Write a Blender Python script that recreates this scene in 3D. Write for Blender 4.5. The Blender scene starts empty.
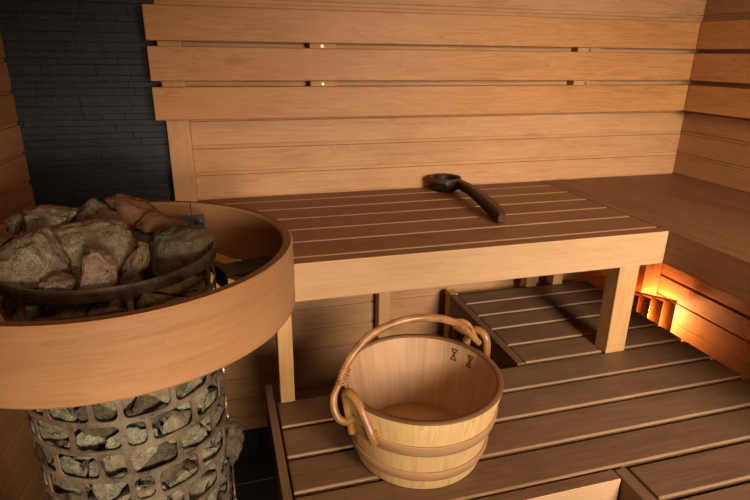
import bpy, bmesh, math, random
from mathutils import Vector, Matrix, noise

random.seed(7)
PI = math.pi
ZO = 0.96                      # height of the upper bench above the floor
scene = bpy.context.scene
COL = scene.collection

# ------------------------------------------------------------------ materials
def srgb(r, g, b):
    def f(c):
        c /= 255.0
        return c / 12.92 if c <= 0.04045 else ((c + 0.055) / 1.055) ** 2.4
    return (f(r), f(g), f(b), 1.0)

class NT:
    def __init__(self, name):
        self.m = bpy.data.materials.new(name)
        self.m.use_nodes = True
        self.t = self.m.node_tree
        self.t.nodes.clear()
        self.out = self.n('ShaderNodeOutputMaterial')
        self.b = self.n('ShaderNodeBsdfPrincipled')
        self.l(self.b.outputs[0], self.out.inputs[0])
    def n(self, typ, **kw):
        nd = self.t.nodes.new(typ)
        for k, v in kw.items():
            setattr(nd, k, v)
        return nd
    def l(self, a, b):
        self.t.links.new(a, b)
    def math(self, op, a, b=None):
        nd = self.n('ShaderNodeMath', operation=op)
        for i, v in enumerate((a, b)):
            if v is None: continue
            if isinstance(v, (int, float)): nd.inputs[i].default_value = v
            else: self.l(v, nd.inputs[i])
        return nd.outputs[0]
    def vmath(self, op, a, b):
        nd = self.n('ShaderNodeVectorMath', operation=op)
        for i, v in enumerate((a, b)):
            if isinstance(v, (tuple, list)): nd.inputs[i].default_value = v
            else: self.l(v, nd.inputs[i])
        return nd.outputs[0]
    def noise(self, vec, scale, detail=4, rough=.55, dist=0):
        nd = self.n('ShaderNodeTexNoise')
        nd.inputs['Scale'].default_value = scale
        nd.inputs['Detail'].default_value = detail
        nd.inputs['Roughness'].default_value = rough
        nd.inputs['Distortion'].default_value = dist
        self.l(vec, nd.inputs['Vector'])
        return nd.outputs[0]
    def ramp(self, fac, stops):
        nd = self.n('ShaderNodeValToRGB')
        e = nd.color_ramp.elements
        while len(e) < len(stops): e.new(0.5)
        for i, (p, c) in enumerate(stops):
            e[i].position = p
            e[i].color = c if len(c) == 4 else (*c, 1)
        self.l(fac, nd.inputs[0])
        return nd.outputs[0]
    def mix(self, fac, a, b, mode='MIX'):
        nd = self.n('ShaderNodeMix', data_type='RGBA', blend_type=mode)
        for s, v in ((nd.inputs[0], fac), (nd.inputs[6], a), (nd.inputs[7], b)):
            if isinstance(v, (int, float)): s.default_value = v
            elif isinstance(v, (tuple, list)): s.default_value = v
            else: self.l(v, s)
        return nd.outputs[2]
    def bump(self, h, strength, dist=.002):
        nd = self.n('ShaderNodeBump')
        nd.inputs['Strength'].default_value = strength
        nd.inputs['Distance'].default_value = dist
        self.l(h, nd.inputs['Height'])
        self.l(nd.outputs[0], self.b.inputs['Normal'])

def wood(name, light, mid, dark, rough=.55, tone=.25, figure=.5, knots=0.0, sheen=.3, dist=1.2):
    """grain runs along X of the vertex attribute 'gc'; each board takes its own offset and tone"""
    k = NT(name)
    at = k.n('ShaderNodeAttribute', attribute_name='gc').outputs['Vector']
    geo = k.n('ShaderNodeNewGeometry')
    rnd = geo.outputs['Random Per Island']
    offv = k.n('ShaderNodeCombineXYZ')
    for i, s in enumerate((37.0, 91.0, 53.0)):
        k.l(k.math('MULTIPLY', rnd, s), offv.inputs[i])
    v = k.vmath('ADD', at, offv.outputs[0])
    fine = k.noise(k.vmath('MULTIPLY', v, (6, 150, 150)), 1.0, 5, .6)
    fig = k.noise(k.vmath('MULTIPLY', v, (2.2, 26, 26)), 1.0, 3, .5, dist)
    rings = k.math('FRACT', k.math('MULTIPLY', fig, 7.0))
    blot = k.noise(k.vmath('MULTIPLY', v, (3.5, 9, 9)), 1.0, 3, .6)
    f = k.math('ADD', k.math('MULTIPLY', fine, .4),
               k.math('ADD', k.math('MULTIPLY', rings, .2 * figure), k.math('MULTIPLY', blot, .5)))
    c = k.ramp(f, [(.2, dark), (.5, mid), (.85, light)])
    # per board tone
    tn = k.math('ADD', 1.0 - tone * .5, k.math('MULTIPLY', k.math('FRACT', k.math('MULTIPLY', rnd, 13.7)), tone))
    tc = k.n('ShaderNodeCombineColor')
    for i in range(3): k.l(tn, tc.inputs[i])
    c = k.mix(1.0, c, tc.outputs[0], 'MULTIPLY')
    if knots > 0:
        vo = k.n('ShaderNodeTexVoronoi')
        vo.inputs['Scale'].default_value = 1.0
        k.l(k.vmath('MULTIPLY', v, (2.6, 9.0, 9.0)), vo.inputs['Vector'])
        kf = k.ramp(vo.outputs['Distance'], [(.03, (1, 1, 1)), (.13, (0, 0, 0))])
        c = k.mix(k.math('MULTIPLY', kf, knots), c, (dark[0] * .35, dark[1] * .3, dark[2] * .25, 1))
    k.l(c, k.b.inputs['Base Color'])
    k.l(k.ramp(fine, [(0, (rough - .1,) * 3), (1, (rough + .12,) * 3)]), k.b.inputs['Roughness'])
    k.b.inputs['Specular IOR Level'].default_value = sheen
    k.bump(k.math('ADD', fine, k.math('MULTIPLY', rings, .15)), .18, .0012)
    return k.m

M = {}
M['clad'] = wood('wall_wood', srgb(206, 156, 108), srgb(186, 133, 86), srgb(148, 101, 62), .6, .16, .8, .5)
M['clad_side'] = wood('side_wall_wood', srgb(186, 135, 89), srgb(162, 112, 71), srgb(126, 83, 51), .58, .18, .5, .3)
M['back_board'] = wood('backrest_wood', srgb(202, 144, 88), srgb(182, 123, 68), srgb(144, 92, 46), .5, .12, 1.0, .4)
M['seat'] = wood('seat_wood', srgb(152, 104, 66), srgb(130, 86, 52), srgb(98, 63, 37), .55, .16, .4, .1)
M['fascia'] = wood('fascia_wood', srgb(198, 157, 113), srgb(184, 141, 97), srgb(160, 117, 75), .55, .08, .4, .1)
M['fascia_low'] = wood('lower_fascia_wood', srgb(228, 184, 140), srgb(214, 167, 122), srgb(186, 138, 94), .55, .08, .4, .1)  # lighter copy of the fascia wood; stronger near light put into the colour
M['post'] = wood('post_wood', srgb(212, 166, 110), srgb(196, 147, 92), srgb(168, 118, 68), .55, .12, .3, .3)
M['deck'] = wood('deck_wood', srgb(138, 102, 72), srgb(112, 80, 55), srgb(78, 54, 37), .5, .18, .4, .2)
M['worn'] = wood('worn_edge_wood', srgb(172, 132, 95), srgb(152, 114, 80), srgb(120, 86, 57), .5, .1, .3, .0)  # paler deck wood: light on the slat edges painted into the colour
M['worn_seat'] = wood('worn_seat_edge_wood', srgb(172, 124, 82), srgb(150, 105, 66), srgb(118, 80, 48), .5, .1, .3, .0)  # paler seat wood, with the light caught by the edges painted in
M['ring'] = wood('guard_wood', srgb(182, 134, 92), srgb(164, 115, 75), srgb(134, 90, 57), .45, .08, .4, .05)
M['ring_top'] = wood('guard_edge_wood', srgb(138, 92, 60), srgb(114, 74, 47), srgb(80, 50, 34), .5, .1, .3, .0)
M['stave'] = wood('bucket_wood', srgb(245, 203, 142), srgb(235, 186, 121), srgb(196, 136, 74), .5, .1, 1.2, .1, dist=.3)
M['stave_in'] = wood('bucket_inside_wood', srgb(208, 166, 126), srgb(190, 146, 106), srgb(158, 114, 80), .55, .12, .6, .0, dist=.3)
M['rim'] = wood('bucket_rim_wood', srgb(152, 110, 72), srgb(126, 86, 54), srgb(90, 58, 36), .5, .1, .3, .0)
M['hoop'] = wood('hoop_wood', srgb(204, 160, 112), srgb(186, 138, 94), srgb(152, 108, 70), .45, .1, .4, .2)
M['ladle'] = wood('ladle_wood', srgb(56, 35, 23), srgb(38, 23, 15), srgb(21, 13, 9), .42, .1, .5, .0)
M['ladle_edge'] = wood('ladle_edge_wood', srgb(98, 64, 38), srgb(78, 48, 28), srgb(50, 30, 18), .42, .1, .5, .0)  # pale end grain, plus light on the upper edges painted in
M['shade'] = wood('lamp_shade_wood', srgb(206, 166, 124), srgb(190, 146, 102), srgb(156, 112, 74), .55, .12, .4, .0)

def rattan():
    k = NT('rattan')
    at = k.n('ShaderNodeAttribute', attribute_name='gc').outputs['Vector']
    a = k.noise(k.vmath('MULTIPLY', at, (14, 160, 160)), 1, 4, .6)
    b = k.noise(k.vmath('MULTIPLY', at, (30, 30, 30)), 1, 2, .5)
    c = k.ramp(k.math('ADD', k.math('MULTIPLY', a, .5), k.math('MULTIPLY', b, .5)),
               [(.3, srgb(104, 66, 32)), (.52, srgb(160, 108, 58)), (.75, srgb(200, 152, 92))])
    k.l(c, k.b.inputs['Base Color'])
    k.b.inputs['Roughness'].default_value = .32
    k.bump(a, .2, .001)
    return k.m
M['rattan'] = rattan()

def plain(name, col, rough=.5, metal=0.0):
    k = NT(name)
    k.b.inputs['Base Color'].default_value = col
    k.b.inputs['Roughness'].default_value = rough
    k.b.inputs['Metallic'].default_value = metal
    return k.m

def stone(name, light, mid, dark, rust, rust_amt):
    k = NT(name)
    tc = k.n('ShaderNodeTexCoord').outputs['Object']
    oi = k.n('ShaderNodeObjectInfo').outputs['Random']
    off = k.n('ShaderNodeCombineXYZ')
    for i, s in enumerate((11.0, 23.0, 7.0)):
        k.l(k.math('MULTIPLY', oi, s), off.inputs[i])
    v = k.vmath('ADD', tc, off.outputs[0])
    big = k.noise(v, 22, 4, .6, .4)
    spk = k.noise(v, 420, 2, .8)
    med = k.noise(v, 95, 4, .65)
    c = k.ramp(k.math('ADD', k.math('MULTIPLY', med, .6), k.math('MULTIPLY', big, .4)),
               [(.36, dark), (.5, mid), (.64, light)])
    sf = k.ramp(spk, [(.52, (0, 0, 0)), (.66, (1, 1, 1))])
    c = k.mix(k.math('MULTIPLY', sf, .45), c, (min(1, light[0] * 1.7), min(1, light[1] * 1.65), min(1, light[2] * 1.5), 1))
    df = k.ramp(spk, [(.36, (1, 1, 1)), (.46, (0, 0, 0))])
    c = k.mix(k.math('MULTIPLY', df, .6), c, (dark[0] * .5, dark[1] * .5, dark[2] * .5, 1))
    rf = k.ramp(k.noise(k.vmath('ADD', v, (3, 1, 2)), 16, 3, .6), [(.42, (0, 0, 0)), (.62, (1, 1, 1))])
    c = k.mix(k.math('MULTIPLY', rf, rust_amt), c, rust)
    k.l(c, k.b.inputs['Base Color'])
    k.b.inputs['Roughness'].default_value = .8
    k.b.inputs['Specular IOR Level'].default_value = .25
    k.bump(k.math('ADD', k.math('MULTIPLY', med, .8), k.math('ADD', k.math('MULTIPLY', spk, .4), big)), .7, .004)
    return k.m
M['stone_grey'] = stone('grey_stone', srgb(148, 133, 111), srgb(114, 101, 83), srgb(64, 57, 47), srgb(122, 92, 66), .5)
M['stone_pink'] = stone('pinkish_stone', srgb(146, 127, 112), srgb(118, 101, 88), srgb(78, 66, 56), srgb(142, 100, 76), .4)
M['stone_rust'] = stone('rusty_stone', srgb(116, 86, 62), srgb(92, 66, 46), srgb(58, 42, 30), srgb(112, 70, 40), .6)
M['stone_brown'] = stone('brown_stone', srgb(122, 106, 86), srgb(96, 82, 64), srgb(58, 49, 38), srgb(112, 80, 52), .5)
M['stone_dark'] = stone('dark_green_stone', srgb(98, 86, 63), srgb(72, 63, 46), srgb(38, 34, 25), srgb(104, 78, 50), .3)
M['stone_cage'] = stone('olivine_stone', srgb(150, 140, 116), srgb(114, 106, 86), srgb(58, 55, 44), srgb(132, 104, 70), .5)

def metal(name, c0, c1, r0=.28, r1=.5, met=.9):
    k = NT(name)
    tc = k.n('ShaderNodeTexCoord').outputs['Object']
    a = k.noise(tc, 14, 5, .65, .5)
    b = k.noise(tc, 120, 3, .6)
    k.l(k.ramp(k.math('ADD', k.math('MULTIPLY', a, .75), k.math('MULTIPLY', b, .25)),
               [(.36, c0), (.62, c1)]), k.b.inputs['Base Color'])
    k.l(k.ramp(a, [(.3, (r1,) * 3), (.7, (r0,) * 3)]), k.b.inputs['Roughness'])
    k.b.inputs['Metallic'].default_value = met
    k.bump(b, .08, .001)
    return k.m
M['cage'] = metal('cage_steel', srgb(64, 54, 44), srgb(182, 156, 128), .32, .5, .6)
M['rim_steel'] = metal('rim_steel', srgb(58, 50, 42), srgb(150, 128, 104), .28, .45, .75)
M['dark_steel'] = metal('dark_steel', srgb(52, 50, 47), srgb(96, 90, 82), .35, .55, .7)
M['core'] = plain('heater_core_black', srgb(20, 19, 18), .8)
M['screw'] = plain('screw_brass', srgb(190, 160, 90), .4, 1.0)
M['mark'] = plain('burnt_mark', srgb(88, 62, 48), .7)
M['floor'] = plain('floor_dark', srgb(34, 32, 31), .45)

def slate():
    k = NT('slate_strips')
    geo = k.n('ShaderNodeNewGeometry')
    rnd = geo.outputs['Random Per Island']
    tc = k.n('ShaderNodeTexCoord').outputs['Object']
    a = k.noise(k.vmath('MULTIPLY', tc, (9, 9, 60)), 1, 5, .6)
    b = k.noise(tc, 60, 4, .6)
    c = k.ramp(rnd, [(0, srgb(13, 13, 13)), (.5, srgb(18, 18, 17)), (1, srgb(26, 25, 23))])
    c2 = k.ramp(a, [(.3, srgb(9, 9, 9)), (.7, srgb(32, 31, 27))])
    c = k.mix(.45, c, c2)
    rf = k.ramp(k.noise(k.vmath('MULTIPLY', tc, (7, 7, 90)), 1, 3, .6), [(.66, (0, 0, 0)), (.74, (1, 1, 1))])
    c = k.mix(k.math('MULTIPLY', rf, .4), c, srgb(84, 66, 42))
    k.l(c, k.b.inputs['Base Color'])
    k.b.inputs['Roughness'].default_value = .6
    k.bump(k.math('ADD', a, b), .5, .003)
    return k.m
M['slate'] = slate()

def bulb():
    k = NT('lamp_bulb_glow')
    k.b.inputs['Base Color'].default_value = srgb(255, 190, 120)
    k.b.inputs['Emission Color'].default_value = (1.0, .47, .17, 1)
    k.b.inputs['Emission Strength'].default_value = 240.0
    return k.m
M['bulb'] = bulb()

# ------------------------------------------------------------------ mesh helpers
def new_bm():
    bm = bmesh.new()
    bm.verts.layers.float_vector.new('gc')
    return bm

def merge(bm, tmp, gcf=None):
    g = bm.verts.layers.float_vector['gc']
    mp = {}
    for v in tmp.verts:
        n = bm.verts.new(v.co)
        n[g] = gcf(v.co) if gcf else v.co
        mp[v] = n
    for f in tmp.faces:
        try:
            nf = bm.faces.new([mp[v] for v in f.verts])
            nf.smooth = f.smooth
            nf.material_index = f.material_index
        except ValueError:
            pass
    tmp.free()

AX = {'x': lambda p: Vector((p[0], p[1], p[2])),
      'y': lambda p: Vector((p[1], p[0], p[2])),
      'z': lambda p: Vector((p[2], p[0], p[1]))}

def box(bm, x0, x1, y0, y1, z0, z1, ax='x', bev=.0025, rot=None, seg=2):
    """bevelled board; rot = (angle about z, pivot)"""
    t = bmesh.new()
    bmesh.ops.create_cube(t, size=1)
    for v in t.verts:
        v.co = Vector(((x0 + x1) / 2 + v.co.x * (x1 - x0), (y0 + y1) / 2 + v.co.y * (y1 - y0),
                       (z0 + z1) / 2 + v.co.z * (z1 - z0)))
    if bev > 0:
        bmesh.ops.bevel(t, geom=list(t.edges), offset=bev, segments=seg, affect='EDGES', profile=.5)
    o = Vector((random.uniform(-9, 9), random.uniform(-9, 9), random.uniform(-9, 9)))
    gmap = {tuple(v.co): AX[ax](v.co) + o for v in t.verts}
    if rot is not None:
        R = rot
        cos = [(v, AX[ax](v.co) + o) for v in t.verts]
        gl = {}
        for v, gg in cos:
            v.co = R @ v.co
            gl[tuple(v.co)] = gg
        merge(bm, t, lambda p: gl[tuple(p)])
    else:
        merge(bm, t, lambda p: gmap[tuple(p)])

def tube(bm, pts, r, sides=12, closed=False, rads=None, caps=True):
    """round rod through pts (Catmull-Rom smoothed)"""
    P = [Vector(p) for p in pts]
    n = len(P)
    path, rr = [], []
    seg = 8
    rng = n if closed else n - 1
    for i in range(rng):
        if closed:
            p0, p1, p2, p3 = P[(i - 1) % n], P[i], P[(i + 1) % n], P[(i + 2) % n]
        else:
            p0, p1, p2, p3 = P[max(i - 1, 0)], P[i], P[i + 1], P[min(i + 2, n - 1)]
        for s in range(seg):
            t = s / seg
            path.append(.5 * ((2 * p1) + (-p0 + p2) * t + (2 * p0 - 5 * p1 + 4 * p2 - p3) * t * t
                              + (-p0 + 3 * p1 - 3 * p2 + p3) * t ** 3))
            if rads: rr.append(rads[i] * (1 - t) + rads[(i + 1) % n] * t)
            else: rr.append(r)
    if not closed:
        path.append(P[-1]); rr.append(rads[-1] if rads else r)
    g = bm.verts.layers.float_vector['gc']
    rings = []
    up = None
    L = 0
    m = len(path)
    for i, p in enumerate(path):
        if closed: tg = path[(i + 1) % m] - path[(i - 1) % m]
        else: tg = path[min(i + 1, m - 1)] - path[max(i - 1, 0)]
        tg.normalize()
        if up is None:
            up = tg.orthogonal().normalized()
        up = (up - tg * up.dot(tg)).normalized()
        sd = tg.cross(up)
        if i: L += (p - path[i - 1]).length
        ring = []
        for k in range(sides):
            a = 2 * PI * k / sides
            v = bm.verts.new(p + (up * math.cos(a) + sd * math.sin(a)) * rr[i])
            v[g] = Vector((L, rr[i] * math.cos(a), rr[i] * math.sin(a)))
            ring.append(v)
        rings.append(ring)
    cnt = m if closed else m - 1
    for i in range(cnt):
        a, b = rings[i], rings[(i + 1) % m]
        for k in range(sides):
            f = bm.faces.new([a[k], a[(k + 1) % sides], b[(k + 1) % sides], b[k]])
            f.smooth = True
    if not closed and caps:
        bm.faces.new(list(reversed(rings[0])))
        bm.faces.new(rings[-1])

def lathe(bm, prof, cx, cy, n=64, a0=0, a1=2 * PI, grain='ring', smooth=True, island=0.0, closed_prof=True, mats=None):
    """revolve a closed (r, z) profile; grain 'ring' runs round, 'up' runs vertically"""
    g = bm.verts.layers.float_vector['gc']
    r0 = max(p[0] for p in prof)
    full = abs(a1 - a0 - 2 * PI) < 1e-6
    k = n if full else n + 1
    rows = []
    for i in range(k):
        a = a0 + (a1 - a0) * i / n
        row = []
        for r, z in prof:
            v = bm.verts.new((cx + r * math.cos(a), cy + r * math.sin(a), z))
            am = a
            v[g] = Vector((r * am + island, r, z)) if grain == 'ring' else Vector((z, r0 * am + island, .1))
            row.append(v)
        rows.append(row)
    m = len(prof)
    for i in range(n):
        A, B = rows[i], rows[(i + 1) % k]
        for j in range(m if closed_prof else m - 1):
            f = bm.faces.new([A[j], B[j], B[(j + 1) % m], A[(j + 1) % m]])
            f.smooth = smooth
            if mats: f.material_index = mats[j]
    if not full and closed_prof:
        bm.faces.new(rows[0]); bm.faces.new(list(reversed(rows[-1])))

def obj(name, bm, mats, parent=None, label=None, cat=None, group=None, kind=None, smooth=None, origin=None):
    bmesh.ops.recalc_face_normals(bm, faces=list(bm.faces))
    if parent is not None:
        org = Vector(parent['_o'])
    else:
        if origin is None:
            xs = [v.co for v in bm.verts]
            origin = ((min(c.x for c in xs) + max(c.x for c in xs)) / 2,
                      (min(c.y for c in xs) + max(c.y for c in xs)) / 2, min(c.z for c in xs))
        org = Vector(origin)
    for v in bm.verts: v.co -= org
    me = bpy.data.meshes.new(name)
    bm.to_mesh(me); bm.free()
    if not isinstance(mats, (list, tuple)): mats = [mats]
    for mm in mats: me.materials.append(mm)
    o = bpy.data.objects.new(name, me)
    COL.objects.link(o)
    o['_o'] = tuple(org)
    if parent is not None:
        o.parent = parent
    else:
        o.location = org + Vector((0, 0, ZO))
    if label: o['label'] = label
    if cat: o['category'] = cat
    if group: o['group'] = group
    if kind: o['kind'] = kind
    return o

def thing(name, loc, label=None, cat=None, group=None, kind=None):
    o = bpy.data.objects.new(name, None)
    o.empty_display_size = .05
    COL.objects.link(o)
    o.location = Vector(loc) + Vector((0, 0, ZO))
    o['_o'] = tuple(loc)
    if label: o['label'] = label
    if cat: o['category'] = cat
    if group: o['group'] = group
    if kind: o['kind'] = kind
    return o

# ------------------------------------------------------------------ measures
W = 1.704            # right wall
D = .604             # depth of the upper bench
X1 = 1.136           # inner edge of the side bench
HF = .089            # fascia height
ZL = -.364           # lower bench top
FLOOR = -.96
CEIL = 1.12
FRONT = -2.75
PITCH = .079
TH = math.radians(6) # the left wall is not quite square to the back wall
LWX = -.46

# ------------------------------------------------------------------ room shell
def cladding(name, mat, length, mtx, z_lo, z_hi, start=0.0):
    """horizontal matchboarding: local x along wall, local -y into the room, mtx to world"""
    bm = new_bm()
    k = math.ceil((z_hi - .228) / PITCH)
    z = .228 + k * PITCH
    while z > z_lo + .004:
        t, b = min(z, z_hi), max(z - PITCH, z_lo)
        if t - b > .01:
            off = random.uniform(0, .0008)
            box(bm, start, length, -off, .016, b + .0105, t - .0003, 'x', .0022, mtx)
            box(bm, start, length, .0045, .016, b, b + .0125, 'x', .0006, mtx, 1)
        z -= PITCH
    # backing behind the tongues
    box(bm, start, length, .012, .06, z_lo, z_hi, 'x', 0, mtx)
    return bm

obj('wall_back', cladding('wall_back', None, W + .05, Matrix.Identity(4), -.856, CEIL, -.0905), M['clad'], kind='structure')
mR = Matrix.Translation((W, 0, 0)) @ Matrix.Rotation(-PI / 2, 4, 'Z')
obj('wall_right', cladding('wall_right', None, -FRONT, mR, FLOOR, CEIL, 0.0), M['clad_side'], kind='structure')
mL = Matrix.Translation((LWX, 0, 0)) @ Matrix.Rotation(PI / 2 - TH, 4, 'Z')
obj('wall_left', cladding('wall_left', None, .0, mL, FLOOR, CEIL, FRONT), M['clad_side'], kind='structure')

# slate strip panel behind the heater
bm = new_bm()
z = FLOOR + .0
row = 0
while z < CEIL:
    h = random.choice((.016, .02, .024, .028, .034))
    if z + h > CEIL: h = CEIL - z
    x = -.47 - random.uniform(0, .12)
    while x < -.0915:
        w = random.uniform(.09, .24)
        a, b = max(x, -.475), min(x + w, -.0915)
        if b - a > .015:
            d = random.uniform(0, .005)
            box(bm, a, b, -d, .03, z, z + h, 'x', .0007, None, 1)
        x += w
    z += h
box(bm, -.475, -.0915, .02, .06, FLOOR, CEIL, 'x', 0)
obj('wall_back_stone', bm, M['slate'], kind='structure')
bm = new_bm()
x = -.1
while x < W:
    box(bm, x + .001, min(x + .2, W) - .001, -.006, .03, FLOOR, -.858, 'x', .002, None, 1)
    x += .2
obj('baseboard_back', bm, M['slate'], kind='structure')
bm = new_bm()
nx = 8
for i in range(8):
    for j in range(10):
        box(bm, -.8 + i * .33, -.8 + i * .33 + .327, FRONT + j * .29, FRONT + j * .29 + .287, FLOOR - .02, FLOOR, 'x', .002, None, 1)
box(bm, -.8, 1.85, FRONT, .1, FLOOR - .05, FLOOR - .006, 'x', 0)
obj('floor', bm, M['floor'], kind='structure')
bm = new_bm()
x = -.85
while x < W + .1:
    box(bm, x + .001, x + .088, FRONT, .06, CEIL, CEIL + .02, 'y', .003)
    x += .09
box(bm, -.85, W + .1, FRONT, .06, CEIL + .015, CEIL + .05, 'y', 0)
obj('ceiling', bm, M['clad_side'], kind='structure')

# ------------------------------------------------------------------ backrests
def screw(parent, x, y, z, nrm='y'):
    b = new_bm()
    t = bmesh.new()
    bmesh.ops.create_cone(t, cap_ends=True, segments=12, radius1=.005, radius2=.004, depth=.003)
    R = Matrix.Rotation(PI / 2, 4, 'X') if nrm == 'y' else Matrix.Rotation(-PI / 2, 4, 'Y')
    for v in t.verts: v.co = R @ v.co + Vector((x, y, z))
    merge(b, t)
    obj('screw', b, M['screw'], parent)

br = thing('backrest', (.8, 0, .238), 'long backrest of three wide horizontal boards on the back wall above the bench', 'backrest')
BZ = ((.4432, .530), (.342, .430), (.239, .327))
for (z0, z1) in BZ:
    b = new_bm(); box(b, -.115, W - .063, -.06, -.04, z0, z1, 'x', .003)
    obj('board', b, M['back_board'], br)
for (a, c, lo) in ((-.09, -.028, .002), (.315, .393, .25), (1.192, 1.283, .25)):
    b = new_bm(); box(b, a, c, -.0395, -.001, lo, .525, 'z', .002)
    bt = obj('batten', b, M['clad'], br)
    for zz in (.436, .333):
        if a > 0: screw(bt, a + (.036 if a < 1 else .045), -.041, zz)
sr = thing('backrest', (W, -.9, .238), 'backrest of wide horizontal boards on the right side wall', 'backrest')
for (z0, z1) in BZ:
    b = new_bm(); box(b, W - .06, W - .04, -1.9, -.004, z0, z1, 'y', .003)
    obj('board', b, M['back_board'], sr)
for yy, lo in ((-.62, .25), (-1.5, .002)):
    b = new_bm(); box(b, W - .0395, W - .001, yy - .04, yy + .04, lo, .525, 'z', .002)
    obj('batten', b, M['post'], sr)

# ------------------------------------------------------------------ upper benches
def lit_edges(o):
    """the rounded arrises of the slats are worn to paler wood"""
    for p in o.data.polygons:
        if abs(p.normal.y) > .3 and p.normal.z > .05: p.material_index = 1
def brown_top(o):
    """the upper edge of the fascia is worn and stained like the seat"""
    for p in o.data.polygons:
        if p.normal.z > .8: p.material_index = 1
ub = thing('upper_bench', (.6, -.3, ZL), 'upper bench along the back wall, dark slatted seat with pale front fascia', 'bench')
gaps = (-.004, -.076, -.173, -.271, -.371, -.467, -.569)
b = new_bm()
for i in range(6):
    left = -.06 if gaps[i] > -.36 else .12
    box(b, left, 1.133, gaps[i + 1] + .004, gaps[i] - .004, -.026, 0, 'x', .003)
lit_edges(obj('seat_slats', b, [M['seat'], M['worn_seat']], ub))
b = new_bm(); box(b, .12, X1 - .001, -D, -.5715, -HF, 0, 'x', .0025)
o = obj('front_fascia', b, [M['fascia'], M['seat']], ub, 'pale front fascia'); brown_top(o)
b = new_bm(); box(b, .12, .15, -.568, -.38, -HF, -.028, 'y', .002)
obj('cross_rail', b, M['post'], ub)
for xx in (.45, .8):
    b = new_bm(); box(b, xx, xx + .04, -.569, -.03, -HF + .015, -.028, 'y', .002)
    obj('cross_rail', b, M['post'], ub)
def post(x0, x1, y0, y1, z0, z1, parent, nm='leg'):
    b = new_bm(); box(b, x0, x1, y0, y1, z0, z1, 'z', .0025)
    return obj(nm, b, M['post'], parent)
post(1.0365, 1.098, -.568, -.518, ZL + .0005, -.028, ub)
post(.137, .171, -.5685, -.523, ZL + .0005, -.091, ub)
post(1.063, 1.101, -.1, -.055, ZL + .0005, -.028, ub)
post(1.167, 1.206, -.104, -.06, ZL + .0005, -.028, ub)
post(.528, .568, -.05, -.004, FLOOR, -.028, ub)
b = new_bm(); box(b, 1.622, 1.7, -.045, -.004, -.62, -.028, 'z', .0025)
obj('leg', b, M['clad'], ub)

sb = thing('side_bench', (1.42, -1.0, ZL), 'side bench along the right wall meeting the upper bench in the corner', 'bench')
xs = (1.1365, 1.234, 1.331, 1.43, 1.524, 1.616, 1.702)
b = new_bm()
for i in range(6):
    box(b, xs[i] + .0006 + (.030 if i == 0 else 0), xs[i + 1] - .0006, -1.75, -.004, -.026, 0, 'y', .002)
obj('seat_slats', b, M['seat'], sb)
b = new_bm(); box(b, X1, X1 + .0295, -1.75, -.004, -HF, 0, 'y', .002)
obj('side_fascia', b, M['seat'], sb)
post(1.64, 1.70, -1.7, -1.64, FLOOR, -.028, sb)
post(1.17, 1.23, -1.7, -1.64, FLOOR, -.028, sb)

# ------------------------------------------------------------------ lower benches
lb = thing('lower_bench', (.7, -.77, FLOOR), 'lower bench with dark slatted top carrying the wooden bucket', 'bench')
XR = 1.315
DG = (-.557, -.661, -.761, -.862, -.957)
def bright_slats(b, x0, x1, ys, th=.026):
    for i in range(len(ys) - 1):
        box(b, x0, x1, ys[i + 1] + .0058, ys[i] - .0055, ZL - th, ZL, 'x', .0036)
b = new_bm(); bright_slats(b, .128, XR, DG)
lit_edges(obj('seat_slats', b, [M['deck'], M['worn']], lb))
b = new_bm(); box(b, .105, .1225, -.985, -.498, ZL - .1, ZL + .012, 'y', .002)
obj('side_fascia', b, M['deck'], lb, 'brown edge board')
b = new_bm(); box(b, .1225, .755, -.985, -.9585, ZL - .105, ZL, 'x', .002)
o = obj('front_fascia', b, [M['fascia_low'], M['deck']], lb, 'pale front fascia'); brown_top(o)
for xx in (.125, .72, 1.24):
    b = new_bm(); box(b, xx, xx + .04, -.955, -.56, ZL - .075, ZL - .027, 'y', .002)
    obj('cross_rail', b, M['deck'], lb)
for xx in (.13, 1.25):
    for yy in (-.93, -.6):
        post(xx, xx + .045, yy, yy + .045, FLOOR, ZL - .028, lb)

rb = thing('bench_extension', (1.05, -.32, FLOOR), 'dark slatted platform under the upper bench reaching back to the wall', 'bench')
b = new_bm(); bright_slats(b, .797, XR, (-.09, -.176, -.266, -.358, -.459, -.556))
lit_edges(obj('seat_slats', b, [M['deck'], M['worn']], rb))
b = new_bm(); box(b, .772, .7945, -.552, -.09, ZL - .075, ZL, 'y', .002)
obj('side_fascia', b, M['deck'], rb)
for xx in (.85, 1.24):
    b = new_bm(); box(b, xx, xx + .04, -.55, -.09, ZL - .075, ZL - .027, 'y', .002)
    obj('cross_rail', b, M['deck'], rb)
post(.776, .803, -.0895, -.045, FLOOR, ZL + .0, rb)
post(1.25, 1.295, -.2, -.155, FLOOR, ZL - .028, rb)

fs = thing('bench_step', (1.05, -1.25, FLOOR), 'dark slatted section continuing the lower bench forward at the right', 'bench')
b = new_bm(); bright_slats(b, .7905, XR, (-.9575, -1.053, -1.15, -1.247, -1.344, -1.44))
lit_edges(obj('seat_slats', b, [M['deck'], M['worn']], fs))
b = new_bm(); box(b, .7575, .7845, -1.44, -.9605, ZL - .1, ZL, 'y', .002)
obj('side_fascia', b, M['deck'], fs)
for yy in (-1.4, -1.05):
    for xx in (.79, 1.25): post(xx, xx + .045, yy, yy + .045, FLOOR, ZL - .028, fs)

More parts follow.
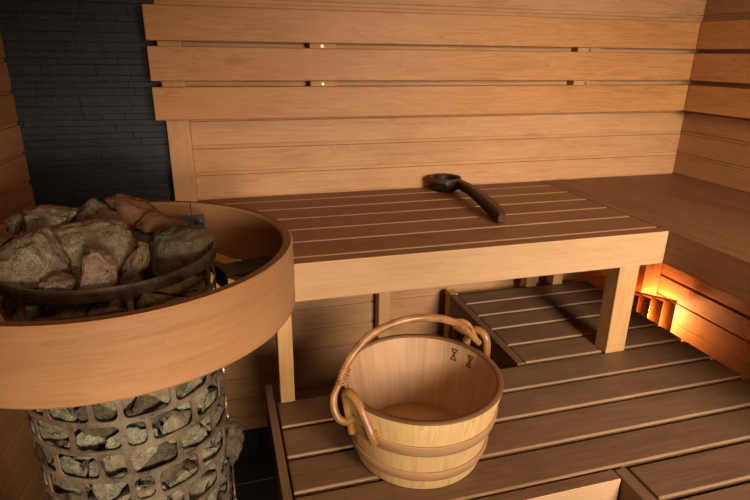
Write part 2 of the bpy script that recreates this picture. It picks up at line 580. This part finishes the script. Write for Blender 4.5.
# ------------------------------------------------------------------ corner lamp
cl = thing('corner_lamp', (1.66, -.05, -.62), 'glowing corner lamp behind a slatted wooden shade under the benches', 'lamp')
P0, P1 = Vector((1.53, -.012, 0)), Vector((1.668, -.178, 0))
dirv = (P1 - P0).normalized()
ang = math.atan2(dirv.y, dirv.x)
LEN = (P1 - P0).length
mS = Matrix.Translation(P0) @ Matrix.Rotation(ang, 4, 'Z')
for i in range(5):
    b = new_bm()
    c = (i + .5) * LEN / 5
    Rm_ = mS @ Matrix.Translation((c, -.012, 0)) @ Matrix.Rotation(math.radians(-24), 4, 'Z')
    box(b, -.0235, .0235, -.003, .003, -.615, -.458, 'z', .0012, Rm_)
    obj('slat', b, M['shade'], cl)
for zz in (-.470, -.62):
    b = new_bm(); box(b, 0, LEN, .002, .024, zz, zz + .012, 'x', .0015, mS)
    obj('rail', b, M['shade'], cl)
b = new_bm()
t = bmesh.new(); bmesh.ops.create_uvsphere(t, u_segments=20, v_segments=12, radius=.024)
for v in t.verts: v.co = Vector((v.co.x, v.co.y, v.co.z * 1.25)) + Vector((1.645, -.09, -.545))
for f in t.faces: f.smooth = True
merge(b, t); obj('bulb', b, M['bulb'], cl)
b = new_bm(); lathe(b, [(.0, -.62), (.02, -.62), (.02, -.576), (.0, -.576)], 1.645, -.09, 20)
bmesh.ops.remove_doubles(b, verts=list(b.verts), dist=1e-5)
obj('socket', b, plain('socket_white', srgb(210, 205, 195), .5), cl)

# ------------------------------------------------------------------ heater guard ring
GX, GY = -.13, -.757
hg = thing('heater_guard', (GX, GY, 0), 'round bent-wood guard ring encircling the stone heater', 'guard rail')
b = new_bm()
ro, ri = .286, .268
prof = [(ro, .011), (ro, .116), (ro - .003, .12), (ri + .003, .12), (ri, .116), (ri, .011), (ri + .002, .008), (ro - .002, .008)]
mi = [0, 0, 1, 0, 0, 0, 0, 0]
s0 = math.radians(67)
lathe(b, prof, GX, GY, 128, s0, s0 + 2 * PI - .014, 'ring', True, 0, True, mi)
o = obj('ring', b, [M['ring'], M['ring_top']], hg)
for p in o.data.polygons: p.use_smooth = True
o.data.shade_auto_smooth(angle=math.radians(30)) if hasattr(o.data, 'shade_auto_smooth') else None
# sharp edges between wall and top of the ring
def sharpen(o, ang=35):
    bm = bmesh.new(); bm.from_mesh(o.data)
    for e in bm.edges:
        if len(e.link_faces) == 2 and e.calc_face_angle(0) > math.radians(ang): e.smooth = False
    bm.to_mesh(o.data); bm.free()
sharpen(o, 30)
# wooden cleats lying across under the ring
def chord(az, rad, half, z0, z1, wd):
    b = new_bm()
    R = Matrix.Translation((GX + rad * math.cos(az), GY + rad * math.sin(az), 0)) @ Matrix.Rotation(az + PI / 2, 4, 'Z')
    box(b, -half, half, -wd / 2, wd / 2, z0, z1, 'x', .002, R)
    return b
for az, rad, half in ((38, .232, .125), (160, .232, .125)):
    obj('cleat', chord(math.radians(az), rad, half, -.012, .0205, .03), M['clad'], hg, 'pale wooden cleat')
# steel brackets from the ring to the cage
for az in (18, 135, 236):
    b = new_bm()
    a = math.radians(az)
    R = Matrix.Translation((GX, GY, 0)) @ Matrix.Rotation(a, 4, 'Z')
    box(b, .166, .267, -.03, .03, .034, .039, 'x', .001, R)
    box(b, .166, .171, -.03, .03, .005, .039, 'x', .001, R)
    obj('bracket', b, M['dark_steel'], hg, 'dark steel bracket')
b = new_bm(); box(b, -.43, -.395, -.84, -.8, FLOOR, .008, 'z', .002)
b2 = obj('support_post', b, M['post'], hg)

# ------------------------------------------------------------------ heater
HX, HY, HR = -.14, -.757, .160
ht = thing('sauna_heater', (HX, HY, FLOOR), 'round stone-filled sauna heater with a steel lattice cage', 'heater')

def cage_mesh():
    b = bmesh.new()
    b.verts.layers.float_vector.new('gc')
    rp = .052
    z_top = .099
    rows = int((z_top - FLOOR) / rp)
    odd = [-46 + 27.2 * k for k in range(0, 9)] + [-73.2, -86.5, -113.5, -141]
    even = [-31 + 27.2 * k for k in range(0, 9)] + [-58.3, -86, -100.5, -127.5]
    def norm(l):
        l = sorted(l)
        l2 = [a for a in l]
        return l2
    for r in range(rows):
        z1 = z_top - r * rp
        z0 = z1 - rp
        bars = norm(odd if r % 2 == 0 else even)
        if r == 0: bars = [-127, -73.2, -18.8, 35.6, 90, 144]
        n = len(bars)
        for i in range(n):
            a0 = bars[i]
            a1 = bars[(i + 1) % n] + (360 if i == n - 1 else 0)
            A0, A1 = math.radians(a0), math.radians(a1)
            w = (A1 - A0) * HR
            bw = .0042          # half bar width
            rad = .0095
            x0, x1, y0, y1 = bw, w - bw, .0043, rp - .0043
            inner = []
            def arc(cx, cy, s):
                for q in range(4):
                    t = math.radians(s + 90 * q / 3)
                    inner.append((cx + rad * math.cos(t), cy + rad * math.sin(t)))
            ns = max(3, int(w / .009))
            arc(x0 + rad, y0 + rad, 180)
            for q in range(1, ns): inner.append((x0 + rad + (x1 - x0 - 2 * rad) * q / ns, y0))
            arc(x1 - rad, y0 + rad, 270)
            arc(x1 - rad, y1 - rad, 0)
            for q in range(1, ns): inner.append((x1 - rad - (x1 - x0 - 2 * rad) * q / ns, y1))
            arc(x0 + rad, y1 - rad, 90)
            cxm, cym = w / 2, rp / 2
            outer = []
            for (px, py) in inner:
                # push out to the cell border, keeping the axis it is nearest to
                if py <= y0 + 1e-6: q = (px, 0)
                elif py >= y1 - 1e-6: q = (px, rp)
                elif px <= x0 + 1e-6: q = (0, py)
                elif px >= x1 - 1e-6: q = (w, py)
                else:
                    q = (0 if px < cxm else w, 0 if py < cym else rp)
                outer.append(q)
            def V(p):
                a = A0 + p[0] / HR
                return b.verts.new((HX + HR * math.cos(a), HY + HR * math.sin(a), z0 + p[1]))
            vi = [V(p) for p in inner]
            vo = [V(p) for p in outer]
            m = len(vi)
            for j in range(m):
                k = (j + 1) % m
                vs = [vo[j], vo[k], vi[k], vi[j]]
                if (vo[j].co - vo[k].co).length < 1e-6: vs = [vo[j], vi[k], vi[j]]
                f = b.faces.new(vs); f.smooth = True
    bmesh.ops.remove_doubles(b, verts=list(b.verts), dist=2e-5)
    bmesh.ops.recalc_face_normals(b, faces=list(b.faces))
    return b
o = obj('cage', cage_mesh(), M['cage'], ht)
md = o.modifiers.new('thickness', 'SOLIDIFY'); md.thickness = .0026; md.offset = 0
es = o.modifiers.new('crisp', 'EDGE_SPLIT'); es.split_angle = math.radians(40)
b = new_bm(); lathe(b, [(.1665, .0935), (.1665, .1125), (.163, .1125), (.163, .0935)], HX, HY, 96, smooth=True)
o = obj('rim', b, M['rim_steel'], ht); sharpen(o, 40)
b = new_bm(); lathe(b, [(0, FLOOR), (.15, FLOOR), (.15, -.42), (.082, -.41), (.082, .0), (0, .0)], HX, HY, 48, closed_prof=False)
bmesh.ops.remove_doubles(b, verts=list(b.verts), dist=1e-5)
obj('core', b, M['core'], ht)
# electrical back plate with its stud, behind the stones
b = new_bm(); box(b, -.055, .006, -.596, -.588, -.1, .116, 'x', .001)
box(b, -.055, -.045, -.615, -.588, -.1, .1, 'x', .001)
bp = obj('back_plate', b, M['dark_steel'], ht)
b = new_bm()
t = bmesh.new(); bmesh.ops.create_cone(t, cap_ends=True, segments=14, radius1=.005, radius2=.004, depth=.012)
for v in t.verts: v.co = Matrix.Rotation(PI / 2, 4, 'X') @ v.co + Vector((-.004, -.602, .104))
merge(b, t); obj('stud', b, plain('bright_steel', srgb(220, 220, 215), .2, 1.0), bp)

# ------------------------------------------------------------------ stones in the cage (cells of a packing, so no two overlap)
def rough(bm, amp, seed, cuts=1, bev=.004):
    bmesh.ops.remove_doubles(bm, verts=list(bm.verts), dist=.0015)
    bmesh.ops.dissolve_limit(bm, angle_limit=math.radians(4), verts=list(bm.verts), edges=list(bm.edges))
    if bev: bmesh.ops.bevel(bm, geom=list(bm.edges), offset=bev, segments=2, affect='EDGES', profile=.6, clamp_overlap=True)
    bmesh.ops.triangulate(bm, faces=list(bm.faces))
    for _ in range(cuts):
        lng = [e for e in bm.edges if e.calc_length() > .008]
        if lng: bmesh.ops.subdivide_edges(bm, edges=lng, cuts=1, use_grid_fill=True)
    bmesh.ops.triangulate(bm, faces=list(bm.faces))
    bm.normal_update()
    s = Vector((seed * 3.17, seed * 1.31, seed * .77))
    for v in bm.verts:
        n = noise.fractal(v.co * 38 + s, .6, 2.0, 4) + .6 * noise.noise(v.co * 110 + s)
        v.co += v.normal * (amp * (n - .3))
    for f in bm.faces: f.smooth = True

def cut(bm, co, no):
    g = list(bm.verts) + list(bm.edges) + list(bm.faces)
    r = bmesh.ops.bisect_plane(bm, geom=g, dist=1e-6, plane_co=co, plane_no=no, clear_outer=True)
    ed = [e for e in bm.edges if len(e.link_faces) == 1]
    if ed: bmesh.ops.edgeloop_fill(bm, edges=ed)

rs = random.Random(21)
seeds = []
rows = 9
for r in range(-1, rows + 1):
    zc = -.385 + r * .054
    n = 13
    for k in range(n):
        a = (k + (r % 2) * .5 + rs.uniform(-.24, .24)) * 360 / n
        seeds.append((math.radians(a), zc + rs.uniform(-.013, .013), .118 + rs.uniform(-.012, .012), r))
def pt(s): return Vector((HX + s[2] * math.cos(s[0]), HY + s[2] * math.sin(s[0]), s[1]))
pts = [pt(s) for s in seeds]
sid = 0
for i, s in enumerate(seeds):
    if not (0 <= s[3] < rows): continue
    azd = (math.degrees(s[0]) + 180) % 360 - 180
    if s[3] < rows - 2 and not (-170 < azd < 35): continue     # the far side of the cage shows nothing
    p = pts[i]
    bm = bmesh.new(); bmesh.ops.create_cube(bm, size=.2)
    for v in bm.verts: v.co += p
    for j, q in enumerate(pts):
        if j == i: continue
        d = q - p
        if d.length > .16: continue
        cut(bm, p + d * .5 - d.normalized() * .0022, d.normalized())
    for da in (-18, -6, 6, 18):
        a = s[0] + math.radians(da)
        n = Vector((math.cos(a), math.sin(a), 0))
        cut(bm, Vector((HX, HY, 0)) + n * .1535, n)
    n = Vector((math.cos(s[0]), math.sin(s[0]), 0))
    tilt = Vector((rs.uniform(-.7, .7), rs.uniform(-.7, .7), rs.uniform(-.8, .8)))
    cut(bm, p + n * rs.uniform(.028, .038) + (n + tilt).normalized() * .0, (n + tilt).normalized())
    cut(bm, Vector((HX, HY, 0)) + n * .088, -n)
    cut(bm, Vector((0, 0, .062)), Vector((0, 0, 1)))
    cut(bm, Vector((0, 0, -.409)), Vector((0, 0, -1)))
    if len(bm.faces) < 5: bm.free(); continue
    rough(bm, .0034, i + 1, 2, .0065)
    bm.verts.layers.float_vector.new('gc')
    top = s[3] >= 8
    obj('sauna_stone', bm, M['stone_cage'] if rs.random() < .8 else M['stone_dark'],
        label='rough grey-green stone packed inside the steel lattice of the heater', cat='stone',
        group='stones packed in the heater cage')

# ------------------------------------------------------------------ the pile on top: (outline x,z pairs at depth y), half thickness
def slab(poly, y, half, seed, mat, label, amp=.004, lean=0.25):
    cx = sum(p[0] for p in poly) / len(poly); cz = sum(p[1] for p in poly) / len(poly)
    poly = [(cx + (p[0] - cx) * 1.05, cz + (p[1] - cz) * 1.05) for p in poly]
    r = random.Random(seed)
    bm = bmesh.new()
    for (px, pz) in poly:
        for fy, sc in ((-1, .66), (-.45, .94), (.1, 1.0), (.7, .86), (1, .6)):
            q = sc + r.uniform(-.05, .05)
            if fy == .1: q = 1.0
            zz = cz + (pz - cz) * q
            bm.verts.new((cx + (px - cx) * q, y + fy * half + lean * (zz - cz) + r.uniform(-.15, .15) * half, zz))
    h = bmesh.ops.convex_hull(bm, input=list(bm.verts))
    junk = [e for e in h['geom_interior'] if isinstance(e, bmesh.types.BMVert)]
    bmesh.ops.delete(bm, geom=junk, context='VERTS')
    bmesh.ops.delete(bm, geom=[v for v in bm.verts if not v.link_faces], context='VERTS')
    rough(bm, amp, seed, 2, .004)
    bm.verts.layers.float_vector.new('gc')
    return obj('sauna_stone', bm, mat, label=label, cat='stone',
               group=None if 'bulging' in label else 'stones heaped on top of the heater')

# stones-begin
slab([(-0.277, 0.143), (-0.244, 0.161), (-0.222, 0.169), (-0.213, 0.165), (-0.199, 0.141), (-0.185, 0.117), (-0.19, 0.098), (-0.23, 0.092), (-0.235, 0.076), (-0.259, 0.079), (-0.283, 0.091), (-0.288, 0.117)], -0.815, 0.042, 3, M['stone_grey'], 'largest grey boulder at the left front of the heater pile, leaning on the steel rim')
slab([(-0.224, 0.15), (-0.178, 0.152), (-0.154, 0.158), (-0.119, 0.154), (-0.097, 0.111), (-0.102, 0.087), (-0.136, 0.051), (-0.171, 0.043), (-0.199, 0.064), (-0.214, 0.121)], -0.755, 0.042, 4, M['stone_grey'], 'broad grey boulder in the middle of the heater pile')
slab([(-0.071, 0.127), (-0.042, 0.139), (0.006, 0.133), (0.025, 0.108), (0.025, 0.082), (-0.017, 0.064), (-0.082, 0.048), (-0.088, 0.082)], -0.745, 0.04, 5, M['stone_dark'], 'big dark green-grey stone at the right end of the heater pile')
slab([(-0.152, 0.143), (-0.143, 0.148), (-0.133, 0.146), (-0.112, 0.127), (-0.112, 0.105), (-0.121, 0.082), (-0.169, 0.084), (-0.162, 0.11)], -0.868, 0.026, 6, M['stone_pink'], 'pinkish upright stone in front centre of the heater pile')
slab([(-0.21, 0.115), (-0.189, 0.121), (-0.17, 0.116), (-0.166, 0.106), (-0.169, 0.091), (-0.214, 0.096)], -0.876, 0.024, 7, M['stone_pink'], 'small flat stone wedged at the rim between the grey boulder and the pinkish stone')
slab([(-0.086, 0.139), (-0.072, 0.136), (-0.071, 0.125), (-0.077, 0.105), (-0.099, 0.084), (-0.126, 0.073), (-0.117, 0.099)], -0.82, 0.02, 8, M['stone_brown'], 'brownish stone tucked right of the middle boulder')
slab([(-0.112, 0.094), (-0.1, 0.102), (-0.087, 0.104), (-0.079, 0.094), (-0.087, 0.075), (-0.111, 0.078)], -0.865, 0.025, 9, M['stone_dark'], 'small dark stone low at the rim, right of the pinkish stone')
slab([(-0.272, 0.167), (-0.255, 0.173), (-0.219, 0.169), (-0.195, 0.162), (-0.212, 0.137), (-0.234, 0.12), (-0.278, 0.124)], -0.685, 0.035, 10, M['stone_grey'], 'long flat brownish-grey stone along the back left of the pile')
slab([(-0.302, 0.152), (-0.293, 0.162), (-0.28, 0.161), (-0.277, 0.154), (-0.285, 0.128), (-0.3, 0.126), (-0.305, 0.135)], -0.68, 0.022, 11, M['stone_grey'], 'small rounded stone at the far left of the heater pile')
slab([(-0.226, 0.129), (-0.189, 0.166), (-0.178, 0.17), (-0.155, 0.151), (-0.166, 0.12), (-0.222, 0.12)], -0.64, 0.03, 12, M['stone_brown'], 'pointed triangular stone rising at the back of the heater pile')
slab([(-0.221, 0.132), (-0.181, 0.151), (-0.152, 0.156), (-0.137, 0.15), (-0.123, 0.123), (-0.136, 0.109), (-0.193, 0.114)], -0.675, 0.024, 13, M['stone_brown'], 'flat rust-brown slab resting behind the middle boulder')
slab([(-0.16, 0.162), (-0.142, 0.169), (-0.113, 0.163), (-0.09, 0.151), (-0.095, 0.136), (-0.052, 0.113), (-0.075, 0.099), (-0.124, 0.099), (-0.146, 0.12)], -0.62, 0.03, 14, M['stone_rust'], 'long rust-red stone at the back right top of the pile')
slab([(-0.112, 0.123), (-0.09, 0.144), (-0.04, 0.133), (0.003, 0.107), (0.008, 0.087), (-0.026, 0.084), (-0.062, 0.108)], -0.665, 0.022, 15, M['stone_rust'], 'rust-orange slab lying on the big dark stone at the right')
slab([(-0.12, 0.116), (-0.093, 0.118), (-0.07, 0.112), (-0.077, 0.078), (-0.109, 0.073), (-0.12, 0.09)], -0.665, 0.02, 16, M['stone_dark'], 'dark olive stone beneath the rust-orange slab')
slab([(-0.197, 0.113), (-0.183, 0.109), (-0.178, 0.098), (-0.186, 0.075), (-0.201, 0.073)], -0.775, 0.02, 17, M['stone_dark'], 'narrow dark stone between the two largest boulders')
slab([(-0.334, 0.136), (-0.31, 0.138), (-0.282, 0.137), (-0.298, 0.12), (-0.317, 0.101), (-0.34, 0.106)], -0.72, 0.03, 18, M['stone_pink'], 'reddish stone at the left rim, half cut by the picture edge')
slab([(0.011, -0.258), (0.03, -0.255), (0.043, -0.278), (0.046, -0.3), (0.035, -0.322), (0.018, -0.338), (0.004, -0.318), (0.003, -0.284)], -0.757, 0.024, 19, M['stone_dark'], 'brownish stone bulging out through the right side of the cage, low on the heater')
# stones-end

# ------------------------------------------------------------------ bucket
BX, BY = .4, -.788
BZ0, BZ1 = ZL + .001, -.19
def br_(z): return .13 + (z - ZL) / .174 * .034
bk = thing('wooden_bucket', (BX, BY, BZ0), 'round stave bucket with rattan handle standing on the lower bench', 'bucket')
b = new_bm()
NS = 22
for i in range(NS):
    a0 = 2 * PI * i / NS + .0008; a1 = 2 * PI * (i + 1) / NS - .0008
    prof = [(br_(BZ0) - .003, BZ0), (br_(BZ0), BZ0 + .004), (br_(BZ1), BZ1), (br_(BZ1) - .0135, BZ1), (br_(BZ0) - .0135, BZ0)]
    lathe(b, prof, BX, BY, 5, a0, a1, 'up', True, i * 3.1, True, [0, 0, 2, 1, 0])
o = obj('staves', b, [M['stave'], M['stave_in'], M['rim']], bk); sharpen(o, 40)
b = new_bm()
lathe(b, [(br_(BZ1) - .0135, BZ1 + .0), (br_(BZ1) - .0008, BZ1 - .001), (br_(BZ1) + .0002, BZ1 + .0015), (br_(BZ1) - .001, BZ1 + .003), (br_(BZ1) - .012, BZ1 + .003)], BX, BY, 96)
o = obj('rim', b, M['rim'], bk)
b = new_bm()
g = b.verts.layers.float_vector['gc']
for i in range(4):
    pass
lathe(b, [(0, BZ0 + .004), (br_(BZ0) - .012, BZ0 + .004), (br_(BZ0) - .012, BZ0 + .022), (0, BZ0 + .022)], BX, BY, 64, grain='ring', closed_prof=False)
bmesh.ops.remove_doubles(b, verts=list(b.verts), dist=1e-5)
for v in b.verts: v[g] = Vector(v.co)
obj('bottom', b, M['stave_in'], bk)
for (z0, z1) in ((-.268, -.243), (-.334, -.312)):
    b = new_bm()
    zs = [z0, z0 + .003, (z0 + z1) / 2, z1 - .003, z1]
    out = [.003, .0046, .0052, .0046, .003]
    prof = [(br_(zz) + e, zz) for zz, e in zip(zs, out)] + [(br_(z1) + .0003, z1), (br_(z0) + .0003, z0)]
    lathe(b, prof, BX, BY, 96)
    o = obj('hoop', b, M['hoop'], bk); sharpen(o, 40)
# two burnt hourglass marks on the inner wall
def hourglass(az, zc, hh, hw):
    b = new_bm()
    def S(u, w):
        zz = zc + w
        a = math.radians(az) - u / .145
        R = br_(zz) - .0142
        return b.verts.new((BX + R * math.cos(a), BY + R * math.sin(a), zz))
    for sgn in (1, -1):
        # a small ring-like triangle: outer and inner outline
        O = [(-hw, sgn * hh), (hw, sgn * hh), (hw * .22, 0), (-hw * .22, 0)]
        I = [(-hw * .45, sgn * hh * .78), (hw * .45, sgn * hh * .78), (hw * .03, sgn * hh * .34), (-hw * .03, sgn * hh * .34)]
        vo = [S(*p) for p in O]; vi = [S(*p) for p in I]
        for k in range(4):
            b.faces.new([vo[k], vo[(k + 1) % 4], vi[(k + 1) % 4], vi[k]])
    return b
for az in (38.5, 21.8):
    obj('burnt_mark', hourglass(az, -.214, .0135, .0085), M['mark'], bk)

# rattan handle with its two looped ears
def wrap(b, p, q, r, turns=5):
    p, q = Vector(p), Vector(q)
    ax = (q - p).normalized(); u = ax.orthogonal().normalized(); w = ax.cross(u)
    pp = []
    n = turns * 6
    for i in range(n + 1):
        a = 2 * PI * i / 6
        pp.append(p.lerp(q, i / n) + (u * math.cos(a) + w * math.sin(a)) * r)
    tube(b, pp, .0019, 6)
b = new_bm()
tube(b, [(.229, -.809, -.168), (.236, -.803, -.152), (.259, -.785, -.127), (.298, -.771, -.098), (.35, -.766, -.08), (.4, -.766, -.075),
         (.443, -.762, -.083), (.479, -.754, -.1), (.505, -.746, -.119), (.53, -.743, -.145), (.549, -.744, -.165)],
     .0075, 14, rads=[.0065, .0075, .008, .008, .008, .008, .008, .008, .0075, .007, .0065])
handle = obj('handle', b, M['rattan'], bk)
b = new_bm()   # hook at the left end
tube(b, [(.236, -.803, -.155), (.2255, -.812, -.172), (.2145, -.82, -.19), (.2135, -.828, -.212), (.2205, -.837, -.228), (.234, -.843, -.233), (.250, -.846, -.224)],
     .007, 12, rads=[.0055, .0065, .007, .0075, .0075, .0075, .007])
obj('hook', b, M['rattan'], handle)
b = new_bm()   # the other strand closing the eye
tube(b, [(.24, -.80, -.155), (.2385, -.808, -.172), (.2395, -.817, -.192), (.2415, -.826, -.212), (.243, -.834, -.227)],
     .0055, 12)
obj('hook', b, M['rattan'], handle)
b = new_bm(); wrap(b, (.2275, -.811, -.174), (.2435, -.797, -.146), .0092, 6); obj('binding', b, M['rattan'], handle)
b = new_bm(); wrap(b, (.484, -.752, -.104), (.513, -.745, -.127), .0092, 6); obj('binding', b, M['rattan'], handle)
b = new_bm()   # upper strand at the right end
tube(b, [(.49, -.745, -.104), (.515, -.728, -.116), (.535, -.715, -.133), (.546, -.713, -.15), (.5495, -.725, -.163)], .0052, 12)
obj('hook', b, M['rattan'], handle)
def ear(pts_):
    b = new_bm(); tube(b, pts_, .0086, 14)
    e = obj('ear', b, M['rattan'], bk)
    return e
e1 = ear([(.245, -.845, -.258), (.2405, -.838, -.225), (.237, -.8295, -.195), (.2365, -.831, -.178), (.243, -.844, -.173), (.2525, -.862, -.185), (.262, -.88, -.212), (.27, -.8935, -.236), (.2725, -.894, -.25)])
b = new_bm(); wrap(b, (.268, -.889, -.226), (.2722, -.895, -.243), .0088, 3); obj('binding', b, M['rattan'], e1)
e2 = ear([(.538, -.6845, -.235), (.543, -.689, -.21), (.5455, -.692, -.185), (.549, -.697, -.165), (.555, -.708, -.152), (.5645, -.722, -.152), (.571, -.732, -.165), (.5725, -.7355, -.19), (.5685, -.7375, -.235)])

# ------------------------------------------------------------------ ladle
ld = thing('ladle', (.745, -.066, .0005), 'dark brown wooden ladle lying on the upper bench', 'ladle')
b = new_bm()
LX, LY = .742, -.066
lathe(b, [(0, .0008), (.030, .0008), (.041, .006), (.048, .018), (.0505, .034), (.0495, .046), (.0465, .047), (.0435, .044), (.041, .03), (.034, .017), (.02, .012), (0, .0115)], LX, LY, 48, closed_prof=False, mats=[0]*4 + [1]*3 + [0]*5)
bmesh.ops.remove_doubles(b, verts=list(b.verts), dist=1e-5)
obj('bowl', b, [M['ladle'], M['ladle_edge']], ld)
# handle: swept slab, tall and narrow, drooping to the seat at its rounded end
b = new_bm(); g = b.verts.layers.float_vector['gc']
path = [(.722, -.1105, .030, .024, .014), (.746, -.1135, .032, .027, .018), (.764, -.128, .034, .028, .02), (.764, -.20, .035, .030, .021), (.757, -.28, .032, .034, .022),
        (.750, -.35, .028, .037, .023), (.744, -.40, .0245, .038, .024), (.739, -.435, .022, .036, .024), (.736, -.455, .0205, .031, .022), (.7345, -.463, .0195, .02, .02)]
rings = []
for i, (px, py, pz, h, w) in enumerate(path):
    a = Vector(path[max(i - 1, 0)][:3]); c = Vector(path[min(i + 1, len(path) - 1)][:3])
    tg = (c - a).normalized(); sd = tg.cross(Vector((0, 0, 1))).normalized(); up = sd.cross(tg)
    ring = []
    for (su, sv) in ((-.5, -.36), (-.36, -.5), (.36, -.5), (.5, -.36), (.5, .36), (.36, .5), (-.36, .5), (-.5, .36)):
        v = b.verts.new(Vector((px, py, pz)) + sd * (su * w) + up * (sv * h))
        v[g] = Vector((py, su * w, sv * h)); ring.append(v)
    rings.append(ring)
for i in range(len(rings) - 1):
    for k in range(8):
        f = b.faces.new([rings[i][k], rings[i][(k + 1) % 8], rings[i + 1][(k + 1) % 8], rings[i + 1][k]])
        f.smooth = True
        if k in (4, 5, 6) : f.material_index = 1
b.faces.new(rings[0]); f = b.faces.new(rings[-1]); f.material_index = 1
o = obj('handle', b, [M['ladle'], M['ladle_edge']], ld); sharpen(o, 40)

# ------------------------------------------------------------------ light
def area(name, loc, target, size, size_y, power, col, spread=180):
    l = bpy.data.lights.new(name, 'AREA')
    l.shape = 'RECTANGLE'; l.size = size; l.size_y = size_y
    l.energy = power; l.color = col; l.spread = math.radians(spread)
    o = bpy.data.objects.new(name, l)
    COL.objects.link(o)
    o.location = Vector(loc) + Vector((0, 0, ZO))
    d = Vector(target) - Vector(loc)
    o.rotation_euler = d.to_track_quat('-Z', 'Y').to_euler()
    return o
area('doorway_light', (1.0, -2.45, .5), (1.12, -.2, -.2), .5, .5, 13.0, (1.0, .92, .82), 76)  # main light from the front right; its source is unseen
area('front_light', (.22, -2.45, .17), (-.08, -1.0, -.14), .3, .3, 2.0, (1.0, .9, .74), 42)  # unseen narrow light added to brighten the guard ring and bucket
area('ceiling_lamp', (.3, -1.5, 1.08), (.3, -1.3, 0), .4, .4, 5, (1.0, .62, .30))  # added warm fill below the ceiling, with no fitting behind it
w = bpy.data.worlds.new('world'); scene.world = w; w.use_nodes = True
w.node_tree.nodes['Background'].inputs[0].default_value = (1.0, .66, .38, 1)
w.node_tree.nodes['Background'].inputs[1].default_value = .08

# ------------------------------------------------------------------ camera
cam = bpy.data.cameras.new('camera'); co = bpy.data.objects.new('camera', cam); COL.objects.link(co)
cam.sensor_width = 36; cam.lens = 547.48 / 750 * 36; cam.clip_start = .02
r = Vector((0.96253906, -0.27091259, 0.01117666)); u = Vector((0.08151628, 0.3284448, 0.94099899)); f = Vector((0.25859939, 0.90483721, -0.33822474))
mt = Matrix(((r.x, u.x, -f.x, .04567), (r.y, u.y, -f.y, -1.68123), (r.z, u.z, -f.z, .41853 + ZO), (0, 0, 0, 1)))
co.matrix_world = mt
scene.camera = co

for o in list(bpy.data.objects):
    if '_o' in o: del o['_o']
vs = scene.view_settings
scene.display_settings.display_device = 'sRGB'
vs.view_transform = 'Standard'; vs.look = 'None'; vs.gamma = 1; vs.exposure = 0; vs.use_curve_mapping = False
